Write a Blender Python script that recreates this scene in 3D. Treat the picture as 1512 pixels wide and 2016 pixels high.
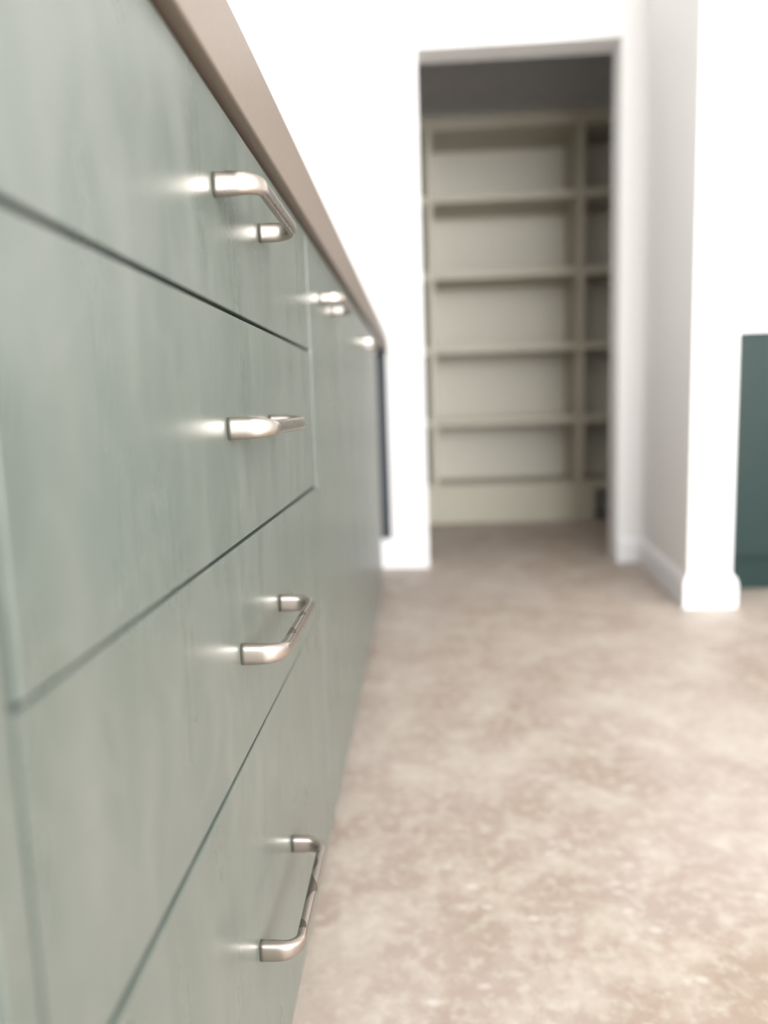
import bpy, bmesh, math, random
from mathutils import Vector, Matrix
for o in list(bpy.data.objects): bpy.data.objects.remove(o, do_unlink=True)
scn = bpy.context.scene
C = scn.collection

# ------------------------------------------------------------------ camera
# x: out of the cabinet fronts into the room, y: along the run of cabinets, z: up
F_PX, YAW, PITCH, ROLL = 1469.55, -0.0536083, -0.1396189, -0.0333061
CAM = Vector((0.135, 0.0, 0.671))
fw = Vector((math.sin(YAW)*math.cos(PITCH), math.cos(YAW)*math.cos(PITCH), math.sin(PITCH)))
ri = Vector((math.cos(YAW), -math.sin(YAW), 0)); up = ri.cross(fw)
r2 = math.cos(ROLL)*ri + math.sin(ROLL)*up
u2 = -math.sin(ROLL)*ri + math.cos(ROLL)*up
cd = bpy.data.cameras.new('camera'); cam = bpy.data.objects.new('camera', cd); C.objects.link(cam)
cam.matrix_world = Matrix(((r2.x, u2.x, -fw.x, CAM.x), (r2.y, u2.y, -fw.y, CAM.y), (r2.z, u2.z, -fw.z, CAM.z), (0, 0, 0, 1)))
cd.sensor_fit = 'HORIZONTAL'; cd.sensor_width = 27.0; cd.lens = F_PX/1512*27.0
cd.clip_start = 0.01
cd.dof.use_dof = True; cd.dof.focus_distance = 0.575; cd.dof.aperture_fstop = cd.lens/10.5
scn.camera = cam

# ------------------------------------------------------------------ world, daylight through the windows, exposure
w = bpy.data.worlds.new('sky'); scn.world = w; w.use_nodes = True
bg = w.node_tree.nodes['Background']; bg.inputs[0].default_value = (0.86, 0.93, 1.0, 1); bg.inputs[1].default_value = 2.2
def area(name, loc, rot, sx, sy, power, col):
    l = bpy.data.lights.new(name, 'AREA'); l.shape = 'RECTANGLE'; l.size = sx; l.size_y = sy; l.energy = power; l.color = col
    o = bpy.data.objects.new(name, l); C.objects.link(o); o.location = loc; o.rotation_euler = rot; return o
# daylight in the big window behind the camera
area('window_rear_offscreen', (2.05, -3.205, 1.45), (math.radians(90), 0, 0), 3.2, 2.1, 290, (0.97, 0.98, 1.0))
scn.view_settings.view_transform = 'Standard'; scn.view_settings.look = 'None'
scn.view_settings.gamma = 1.0; scn.view_settings.use_curve_mapping = False
scn.view_settings.exposure = 0.5

# ------------------------------------------------------------------ materials
def mat(name):
    m = bpy.data.materials.new(name); m.use_nodes = True
    nt = m.node_tree; return m, nt, nt.nodes['Principled BSDF']
def N(nt, kind, **kw):
    n = nt.nodes.new(kind)
    for k, v in kw.items(): setattr(n, k, v)
    return n
def pos(nt, scale=(1, 1, 1), rot=(0, 0, 0)):
    g = N(nt, 'ShaderNodeNewGeometry'); mp = N(nt, 'ShaderNodeMapping')
    mp.inputs['Scale'].default_value = scale; mp.inputs['Rotation'].default_value = rot
    nt.links.new(g.outputs['Position'], mp.inputs['Vector']); return mp.outputs['Vector']
def noise(nt, vec, scale, detail=4, rough=0.55, dist=0.0):
    n = N(nt, 'ShaderNodeTexNoise'); n.inputs['Scale'].default_value = scale
    n.inputs['Detail'].default_value = detail; n.inputs['Roughness'].default_value = rough; n.inputs['Distortion'].default_value = dist
    nt.links.new(vec, n.inputs['Vector']); return n.outputs['Fac']
def ramp(nt, fac, stops):
    r = N(nt, 'ShaderNodeValToRGB'); e = r.color_ramp.elements
    while len(e) < len(stops): e.new(0.5)
    for el, (p, c) in zip(e, stops):
        el.position = p; el.color = (c, c, c, 1) if isinstance(c, (int, float)) else (*c, 1)
    nt.links.new(fac, r.inputs['Fac']); return r.outputs['Color']
def mix(nt, fac, a, b, mode='MIX'):
    m = N(nt, 'ShaderNodeMix', data_type='RGBA', blend_type=mode)
    for i, v in ((0, fac), (6, a), (7, b)):
        if hasattr(v, 'links') or hasattr(v, 'is_linked'): nt.links.new(v, m.inputs[i])
        else: m.inputs[i].default_value = v if i == 0 else (*v, 1)
    return m.outputs[2]
def bump(nt, h, bs, strength, dist=0.002):
    b = N(nt, 'ShaderNodeBump'); b.inputs['Strength'].default_value = strength; b.inputs['Distance'].default_value = dist
    nt.links.new(h, b.inputs['Height']); nt.links.new(b.outputs['Normal'], bs.inputs['Normal'])

def paint_mat(name, c1, c2, dust, rlo, rhi, dust_amt=0.5, ior=1.5, spec=0.5):
    """satin cabinet paint with dried wipe marks and builder's dust"""
    m, nt, bs = mat(name)
    base = mix(nt, noise(nt, pos(nt), 3.0, 3), c1, c2)
    streak = noise(nt, pos(nt, (1, 9, 2.2)), 2.6, 2, 0.5, 0.2)
    sm = ramp(nt, streak, [(0.45, 0.0), (0.72, dust_amt)])
    fine = ramp(nt, noise(nt, pos(nt, (1, 60, 14)), 3.0, 3, 0.6), [(0.5, 0.0), (0.85, dust_amt*0.12)])
    wipe = noise(nt, pos(nt, (1, 3.0, 1.4), (0.5, 0, 0)), 9.0, 2, 0.5, 0.3)
    wm = ramp(nt, wipe, [(0.44, 0.0), (0.52, dust_amt*0.5), (0.60, 0.0)])
    c = mix(nt, sm, base, dust); c = mix(nt, fine, c, dust); c = mix(nt, wm, c, dust)
    nt.links.new(c, bs.inputs['Base Color'])
    r = ramp(nt, streak, [(0.35, rlo), (0.7, rhi)]); nt.links.new(r, bs.inputs['Roughness'])
    bs.inputs['IOR'].default_value = ior; bs.inputs['Specular IOR Level'].default_value = spec
    return m
M_GREEN = paint_mat('sage_satin_paint', (0.106, 0.128, 0.109), (0.118, 0.140, 0.119), (0.20, 0.205, 0.185), 0.27, 0.34, 0.32, 1.75)
M_DARKGREEN = paint_mat('dark_green_paint', (0.016, 0.032, 0.029), (0.019, 0.036, 0.032), (0.02, 0.035, 0.032), 0.35, 0.4, 0.2, 1.4, 0.2)
M_SLATE = paint_mat('dark_slate_front', (0.018, 0.024, 0.03), (0.02, 0.027, 0.033), (0.05, 0.055, 0.06), 0.5, 0.6, 0.1)
M_PALE = paint_mat('pale_enamel', (0.50, 0.58, 0.60), (0.54, 0.61, 0.63), (0.6, 0.63, 0.63), 0.25, 0.35, 0.2)

M_STEEL, nt, bs = mat('satin_nickel')
nb = noise(nt, pos(nt, (1, 0.08, 1)), 1800, 2)
nt.links.new(mix(nt, nb, (0.45, 0.405, 0.365), (0.48, 0.435, 0.39)), bs.inputs['Base Color'])
bs.inputs['Metallic'].default_value = 1.0
nt.links.new(ramp(nt, noise(nt, pos(nt), 260, 3), [(0.3, 0.27), (0.7, 0.30)]), bs.inputs['Roughness'])
bump(nt, nb, bs, 0.015, 0.0002)

M_STEELF, nt, bs = mat('satin_nickel_with_film_remains')
tc = N(nt, 'ShaderNodeTexCoord'); sx = N(nt, 'ShaderNodeSeparateXYZ'); nt.links.new(tc.outputs['Object'], sx.inputs[0])
def mth(op, a, b):
    n = N(nt, 'ShaderNodeMath', operation=op)
    for i, v in enumerate((a, b)):
        if isinstance(v, (int, float)): n.inputs[i].default_value = v
        else: nt.links.new(v, n.inputs[i])
    return n.outputs[0]
wob = mth('MULTIPLY', mth('SUBTRACT', noise(nt, pos(nt, (0.1, 1, 0.1)), 48, 0), 0.5), 0.022)
edge = mth('LESS_THAN', mth('SUBTRACT', sx.outputs[0], wob), 0.0280)
msk = mth('MULTIPLY', edge, mth('LESS_THAN', mth('ABSOLUTE', sx.outputs[1], 0.0), 0.052))
nt.links.new(mix(nt, msk, (0.47, 0.42, 0.38), (0.10, 0.085, 0.07)), bs.inputs['Base Color'])
nt.links.new(mth('SUBTRACT', 1.0, mth('MULTIPLY', msk, 0.6)), bs.inputs['Metallic'])
bs.inputs['Roughness'].default_value = 0.29

M_STONE, nt, bs = mat('taupe_stone_top')
c = mix(nt, ramp(nt, noise(nt, pos(nt), 350, 3, 0.7), [(0.35, 0.0), (0.7, 1.0)]), (0.190, 0.153, 0.124), (0.215, 0.175, 0.143))
nt.links.new(c, bs.inputs['Base Color']); bs.inputs['Roughness'].default_value = 0.4

def plaster(name, c1, c2, rough=0.75):
    m, nt, bs = mat(name)
    nt.links.new(mix(nt, noise(nt, pos(nt), 2.0, 4), c1, c2), bs.inputs['Base Color'])
    bs.inputs['Roughness'].default_value = rough
    bump(nt, noise(nt, pos(nt), 220, 3), bs, 0.08, 0.001)
    return m
M_WALL = plaster('white_wall_paint', (0.84, 0.83, 0.81), (0.87, 0.86, 0.845))
M_CEIL = plaster('white_ceiling_paint', (0.85, 0.85, 0.84), (0.88, 0.88, 0.87))
M_TRIM = plaster('white_gloss_trim', (0.84, 0.84, 0.85), (0.87, 0.87, 0.88), 0.4)
M_BACK = plaster('shelving_back_board', (0.65, 0.62, 0.53), (0.68, 0.65, 0.56))
M_SHELF = plaster('taupe_shelf_board', (0.44, 0.41, 0.32), (0.47, 0.44, 0.35), 0.5)

M_FLOOR, nt, bs = mat('raw_concrete_floor')
n1 = noise(nt, pos(nt), 2.1, 6, 0.6, 0.4); n2 = noise(nt, pos(nt), 9.0, 6, 0.65, 0.3); n3 = noise(nt, pos(nt), 48.0, 4, 0.6)
c = mix(nt, ramp(nt, n1, [(0.38, 0.0), (0.62, 1.0)]), (0.34, 0.262, 0.205), (0.44, 0.368, 0.325))
c = mix(nt, ramp(nt, n2, [(0.46, 0.0), (0.68, 0.65)]), c, (0.58, 0.53, 0.455))
c = mix(nt, ramp(nt, n3, [(0.48, 0.0), (0.74, 0.6)]), c, (0.60, 0.56, 0.49))
v = N(nt, 'ShaderNodeTexVoronoi'); v.inputs['Scale'].default_value = 16.0; nt.links.new(pos(nt, (1, 1.6, 1)), v.inputs['Vector'])
c = mix(nt, ramp(nt, v.outputs['Distance'], [(0.06, 0.5), (0.17, 0.0)]), c, (0.68, 0.65, 0.60))
c = mix(nt, ramp(nt, noise(nt, pos(nt), 30, 3), [(0.28, 0.45), (0.42, 0.0)]), c, (0.40, 0.34, 0.28))
nt.links.new(c, bs.inputs['Base Color']); bs.inputs['Roughness'].default_value = 0.55
bump(nt, n3, bs, 0.15, 0.002)

# ------------------------------------------------------------------ mesh helpers
def box(bm, x0, x1, y0, y1, z0, z1, bev=0.0, seg=2):
    b2 = bmesh.new()
    vs = [b2.verts.new((x, y, z)) for x in (x0, x1) for y in (y0, y1) for z in (z0, z1)]
    for f in ((0, 1, 3, 2), (4, 6, 7, 5), (0, 4, 5, 1), (2, 3, 7, 6), (0, 2, 6, 4), (1, 5, 7, 3)):
        b2.faces.new([vs[i] for i in f])
    if bev: bmesh.ops.bevel(b2, geom=b2.edges[:], offset=bev, segments=seg, profile=0.5, affect='EDGES')
    me = bpy.data.meshes.new('t'); b2.to_mesh(me); b2.free(); bm.from_mesh(me); bpy.data.meshes.remove(me)
def prism(bm, poly, z0, z1):
    a = [bm.verts.new((x, y, z0)) for x, y in poly]; b = [bm.verts.new((x, y, z1)) for x, y in poly]
    n = len(poly); bm.faces.new(a[::-1]); bm.faces.new(b)
    for i in range(n): bm.faces.new((a[i], a[(i+1) % n], b[(i+1) % n], b[i]))
def obj(name, bm, m, parent=None, smooth=False, loc=None):
    bmesh.ops.recalc_face_normals(bm, faces=bm.faces[:])
    me = bpy.data.meshes.new(name); bm.to_mesh(me); bm.free(); me.materials.append(m)
    if smooth:
        for p in me.polygons: p.use_smooth = True
    o = bpy.data.objects.new(name, me); C.objects.link(o)
    if parent: o.parent = parent
    if loc: o.location = loc
    return o
def boxes(name, bl, m, parent=None, bev=0.0, kind=None, loc=None):
    bm = bmesh.new()
    for b in bl: box(bm, *b, bev=bev)
    o = obj(name, bm, m, parent, loc=loc)
    if kind: o['kind'] = kind
    return o
def S(name, bl, m, bev=0.0): return boxes(name, bl, m, None, bev, 'structure')
def thing(name, label, cat, loc=(0, 0, 0), group=None):
    o = bpy.data.objects.new(name, None); C.objects.link(o); o.location = loc
    o['label'] = label; o['category'] = cat; o.empty_display_size = 0.05
    if group: o['group'] = group
    return o

# ------------------------------------------------------------------ the setting
YW = 3.09            # far wall with the pantry doorway
YB = 3.22            # its pantry side
XL, XR, Y0, ZC = -0.62, 4.5, -3.2, 2.7
S('floor', [(XL-0.15, XR+0.15, Y0-0.15, 4.75, -0.08, 0.0)], M_FLOOR)
S('ceiling', [(XL-0.15, XR+0.15, Y0-0.15, 4.75, ZC, ZC+0.1)], M_CEIL)
S('wall_left', [(XL-0.15, XL-0.03, Y0-0.15, YB, 0, ZC)], M_WALL)
DX0, DX1, DZ = 0.152, 0.930, 2.028
WX0, WX1, WZ0, WZ1 = 1.445, 2.45, 1.06, 1.615      # niche over the green cabinets
S('wall_back', [(XL-0.03, DX0, YW, YB, 0, ZC), (DX0, DX1, YW, YB, DZ, ZC), (DX1, WX0, YW, YB, 0, ZC),
                (WX0, WX1, YW, YB, 0, WZ0), (WX0, WX1, YW, YB, WZ1, ZC), (WX1, XR, YW, YB, 0, ZC)], M_WALL)
# wall behind the camera (window opening 0.45..3.65), open where the big window is
S('wall_rear', [(XL-0.03, 0.45, Y0-0.15, Y0, 0, ZC), (3.65, XR, Y0-0.15, Y0, 0, ZC), (0.45, 3.65, Y0-0.15, Y0, 0, 0.4), (0.45, 3.65, Y0-0.15, Y0, 2.5, ZC)], M_WALL)
S('wall_right', [(XR, XR+0.15, Y0, YB, 0, ZC)], M_WALL)
# stub wall between the passage and the room with the dark green cabinets
PA, PB, PR, PY = 0.975, 1.030, 1.113, 2.385
bm = bmesh.new(); prism(bm, [(PA, PY), (PR, PY), (PR, YW), (PB, YW)], 0, ZC); o = obj('wall_partition', bm, M_WALL); o['kind'] = 'structure'
bv = o.modifiers.new('soft_corner', 'BEVEL'); bv.width = 0.004; bv.segments = 3; bv.limit_method = 'ANGLE'
bm = bmesh.new(); t = 0.014; h = 0.112
def skirting(bm, path, h, t):
    """profiled skirting along a list of (x,y) points; the board lies on the left-hand side of the path"""
    prof = [(0, 0), (t, 0), (t, h*0.72), (t*0.8, h*0.84), (t*0.4, h*0.95), (0, h)]
    rings = []
    for i, p in enumerate(path):
        p = Vector(p); ds = []
        if i > 0: ds.append((p-Vector(path[i-1])).normalized())
        if i < len(path)-1: ds.append((Vector(path[i+1])-p).normalized())
        ns = [Vector((-d.y, d.x)) for d in ds]
        n = sum(ns, Vector((0, 0))).normalized(); k = 1/max(0.3, n.dot(ns[0]))
        rings.append([bm.verts.new((p.x+n.x*a*k, p.y+n.y*a*k, z)) for a, z in prof])
    m = len(prof)
    for a, b in zip(rings, rings[1:]):
        for i in range(m): bm.faces.new((a[i], a[(i+1) % m], b[(i+1) % m], b[i]))
    bm.faces.new(rings[0]); bm.faces.new(rings[-1][::-1])
def base(name, path, h=0.105, t=0.014):
    bm = bmesh.new(); skirting(bm, path, h, t); o = obj(name, bm, M_TRIM); o['kind'] = 'structure'; return o
base('baseboard_partition', [(PR, YW-0.55), (PR, PY), (PA, PY), (PB, YW)][::-1] if False else [(PB, YW-0.001), (PA, PY), (PR, PY), (PR, 2.62)][::-1])
base('baseboard_back', [(DX0, YW), (XL, YW)], 0.126)
base('baseboard_doorway', [(PB-0.002, YW), (DX1, YW)])
base('baseboard_right', [(XR, YW-0.7), (XR, Y0)][::-1])
# big window behind the camera: frame and mullions; side window frame
def frame(name, axis, a0, a1, z0, z1, p0, p1, muls):
    bl = []; fr = 0.06
    def add(u0, u1, v0, v1):
        bl.append((u0, u1, p0, p1, v0, v1) if axis == 'x' else (p0, p1, u0, u1, v0, v1))
    add(a0, a1, z0, z0+fr); add(a0, a1, z1-fr, z1); add(a0, a0+fr, z0+fr, z1-fr); add(a1-fr, a1, z0+fr, z1-fr)
    for mu in muls: add(mu-0.03, mu+0.03, z0+fr, z1-fr)
    return S(name, bl, M_TRIM)
frame('window_2', 'x', 0.45, 3.65, 0.4, 2.5, Y0-0.10, Y0-0.04, (1.52, 2.58))
# plastered niche over the dark green cabinets
ND = 0.42
S('wall_niche', [(WX0-0.02, WX0, YB, YW+ND, WZ0-0.02, WZ1+0.02), (WX1, WX1+0.02, YB, YW+ND, WZ0-0.02, WZ1+0.02), (WX0, WX1, YB, YW+ND, WZ0-0.02, WZ0),
                 (WX0, WX1, YB, YW+ND, WZ1, WZ1+0.02), (WX0-0.02, WX1+0.02, YW+ND, YW+ND+0.02, WZ0-0.02, WZ1+0.02)], M_WALL)

# pantry shell
S('wall_pantry_left', [(-0.25, -0.15, YB, 4.70, 0, ZC)], M_WALL)
S('wall_pantry_right', [(1.34, 1.42, YB, 4.70, 0, ZC)], M_WALL)
S('wall_pantry_back', [(-0.25, 1.42, 4.60, 4.70, 0, ZC)], M_WALL)

# ------------------------------------------------------------------ pull handles
def handle_mesh(cc=0.143, P=0.030, R=0.014):
    """bow handle: flat oval posts that taper round a soft bend into a slimmer bar"""
    path = []                                   # (x, y, tangent angle, parameter)
    y0 = -cc/2
    for i in range(6): path.append((0.0 + (P-R)*i/5, y0, 0.0))
    for i in range(1, 11):
        a = math.pi/2*i/10; path.append((P-R+R*math.sin(a), y0+R-R*math.cos(a), a))
    nb = 10
    for i in range(1, nb): path.append((P, y0+R+(cc-2*R)*i/nb, math.pi/2))
    half = [q for q in path]
    for i in range(0, 11):
        a = math.pi/2*(1-i/10); path.append((P-R+R*math.sin(a), -y0-R+R*math.cos(a), math.pi-a))
    for i in range(1, 6): path.append(((P-R)*(1-i/5), -y0, math.pi))
    bm = bmesh.new(); rings = []; n = 28
    L = [0.0]
    for p, q in zip(path, path[1:]): L.append(L[-1]+math.hypot(q[0]-p[0], q[1]-p[1]))
    T = L[-1]
    for (x, y, a), l in zip(path, L):
        s = min(l, T-l)
        k = min(1, max(0, (s-0.008)/0.036)); k = k*k*(3-2*k)
        hz = 0.0080*(1-k)+0.0052*k; ht = 0.0046*(1-k)+0.0042*k
        e = 2.0/(3.2*(1-k)+2.6*k)
        nx, ny = -math.sin(a), math.cos(a)       # in-plane normal
        ring = []
        for j in range(n):
            th = 2*math.pi*j/n; c, s_ = math.cos(th), math.sin(th)
            u = ht*math.copysign(abs(c)**e, c); v = hz*math.copysign(abs(s_)**e, s_)
            ring.append(bm.verts.new((x+nx*u, y+ny*u, v)))
        rings.append(ring)
    for a, b in zip(rings, rings[1:]):
        for j in range(n): bm.faces.new((a[j], a[(j+1) % n], b[(j+1) % n], b[j]))
    bm.faces.new(rings[0]); bm.faces.new(rings[-1][::-1])
    bmesh.ops.recalc_face_normals(bm, faces=bm.faces[:])
    me = bpy.data.meshes.new('handle'); bm.to_mesh(me); bm.free(); me.materials.append(M_STEEL)
    for p in me.polygons: p.use_smooth = True
    return me
HM = handle_mesh(); HF = HM.copy(); HF.materials[0] = M_STEELF
def handle(parent, y, z, film=False):
    o = bpy.data.objects.new('handle', HF if film else HM); C.objects.link(o); o.parent = parent; o.location = (0, y, z)
    o['label'] = 'satin nickel bow handle'
    return o

# ------------------------------------------------------------------ base cabinets along the wall
ZB, ZT = 0.104, 0.886
TH = 0.019
def front(name, parent, m, y0, y1, z0, z1):
    """slab front; origin at the middle of its outer face"""
    cy, cz = (y0+y1)/2, (z0+z1)/2
    o = boxes(name, [(-TH, 0, y0-cy, y1-cy, z0-cz, z1-cz)], m, parent, bev=0.0009)
    o.location = (0, cy, cz); return o
def carcass(parent, y0, y1, m=None, kick=True):
    b = 0.016; bl = [(XL, -TH-0.001, y0, y0+b, ZB, ZT), (XL, -TH-0.001, y1-b, y1, ZB, ZT), (XL, -TH-0.001, y0+b, y1-b, ZB, ZB+b),
                     (XL, -TH-0.001, y0+b, y1-b, ZT-b, ZT), (XL, XL+0.01, y0+b, y1-b, ZB+b, ZT-b)]
    boxes('carcass', bl, m or M_GREEN, parent)
    if kick: boxes('toe_kick', [(-0.08, -0.064, y0, y1, 0.0, ZB)], M_GREEN, parent)
G = 0.0015
Ya, Yb, Yc, Yd = 0.2285, 0.938, 1.312, 2.325
t = thing('drawer_cabinet', 'sage green cabinet of four stacked drawers with bow handles under the counter', 'cabinet')
carcass(t, Ya+0.001, Yb-0.001)
zs = [ZT, 0.742, 0.5755, 0.4175, ZB]; hz = [0.8225, 0.6595, 0.4955, 0.2565]
for i in range(4):
    d = front('drawer', t, M_GREEN, Ya+G, Yb-G, zs[i+1]+(G if i < 3 else 0), zs[i]-(G if i else 0.002))
    if i == 2:                                   # hangs a touch proud at its far end
        d.rotation_euler.z = -math.radians(0.38)
    handle(d, 0.592-d.location.y, hz[i]-d.location.z, i > 1)
# narrow pull-out and wide unit further along
t = thing('pull_out_cabinet', 'narrow sage green cabinet front beside the stack of four drawers', 'cabinet')
carcass(t, Yb+0.001, Yc-0.001)
d = front('door', t, M_GREEN, Yb+G, Yc-G, ZB, ZT-0.002); handle(d, 1.125-d.location.y, 0.8225-d.location.z)
t = thing('base_cabinet', 'wide sage green cabinet front next to the open bay below the counter', 'cabinet')
carcass(t, Yc+0.001, Yd-0.001)
d = front('door', t, M_GREEN, Yc+G, Yd-G, ZB, ZT-0.002); handle(d, 1.83-d.location.y, 0.8225-d.location.z)
# open bay at the end of the run, closed off by a dark panel fixed to the far wall above the baseboard
ep = boxes('end_panel', [(XL, 0.0, YW-0.020, YW, 0.1262, ZT+0.0025)], M_SLATE, None, bev=0.001)
ep['label'] = 'dark slate end panel fixed to the white wall below the counter'; ep['category'] = 'panel'
# side panel before the drawers and the pale appliance beyond it
gp = boxes('side_panel', [(XL, 0.0, 0.203, Ya-0.005, 0.0, ZT)], M_GREEN, None, bev=0.001)
gp['label'] = 'sage green upright end panel beside the stack of four drawers'; gp['category'] = 'panel'
t = thing('dishwasher', 'pale enamelled appliance front beside the sage green end panel', 'appliance')
boxes('body', [(XL, -0.022, -0.398, 0.1985, 0.0, 0.86)], M_PALE, t)
boxes('door', [(-0.021, 0.0, -0.397, 0.199, 0.11, 0.74)], M_PALE, t, bev=0.003)
boxes('control_panel', [(-0.021, 0.0, -0.397, 0.199, 0.745, 0.86)], M_PALE, t, bev=0.003)
# stone top on the whole run
o = boxes('countertop', [(XL-0.03, 0.010, -1.2, YW, 0.889, 0.951)], M_STONE, None, bev=0.002)
o['label'] = 'thick taupe stone countertop running over the sage green cabinets'; o['category'] = 'countertop'

# ------------------------------------------------------------------ pantry shelving
SY, SB = 4.22, 4.595
t = thing('pantry_shelving', 'tall built-in shelving with six taupe shelves inside the pantry', 'shelving', (0.6, SY, 0))
def P(name, x0, x1, y0, y1, z0, z1, m=M_SHELF): return boxes(name, [(x0-0.6, x1-0.6, y0-SY, y1-SY, z0, z1)], m, t, bev=0.001)
SX0, SX1 = -0.145, 1.335
for x in (0.188, 1.000): P('upright', x, x+0.036, SY, SB, 0.183, 2.19)
zsh = [0.183, 0.553, 0.950, 1.348, 1.748, 2.118]
for z in zsh:
    th = 0.038 if z < 2 else 0.072
    for x0, x1 in ((SX0, 0.1875), (0.2245, 0.9995), (1.0365, SX1)):
        P('shelf', x0, x1, SY+0.004, SB, z, z+th)
P('plinth', SX0, 1.10, SY+0.012, SY+0.03, 0.0, 0.182, M_SHELF)
P('back_panel', SX0, SX1, SB, SB+0.004, 0.183, 2.19, M_BACK)

# ------------------------------------------------------------------ dark green cabinets in the room beyond the stub wall
t = thing('base_cabinet', 'dark green base cabinet beyond the white stub wall', 'cabinet', (1.116, 2.545, 0))
GW = 0.62
def Q(name, x0, x1, y0, y1, z0, z1, m=M_DARKGREEN, bev=0.001): return boxes(name, [(x0, x1, y0, y1, z0, z1)], m, t, bev=bev)
Q('carcass', 0.002, 2*GW, 0.020, 0.540, 0.13, 0.872)
for i in range(2): Q('door', 0.003+i*GW, (i+1)*GW-0.0015, 0.0, 0.019, 0.13, 0.868)
Q('toe_kick', 0.016, 2*GW, 0.055, 0.07, 0.0, 0.13, M_DARKGREEN)
o = boxes('countertop', [(1.115, 1.116+2*GW+0.01, 2.53, YW, 0.8725, 0.905)], M_TRIM, None, bev=0.002)
o['label'] = 'white countertop on the dark green base cabinet'; o['category'] = 'countertop'
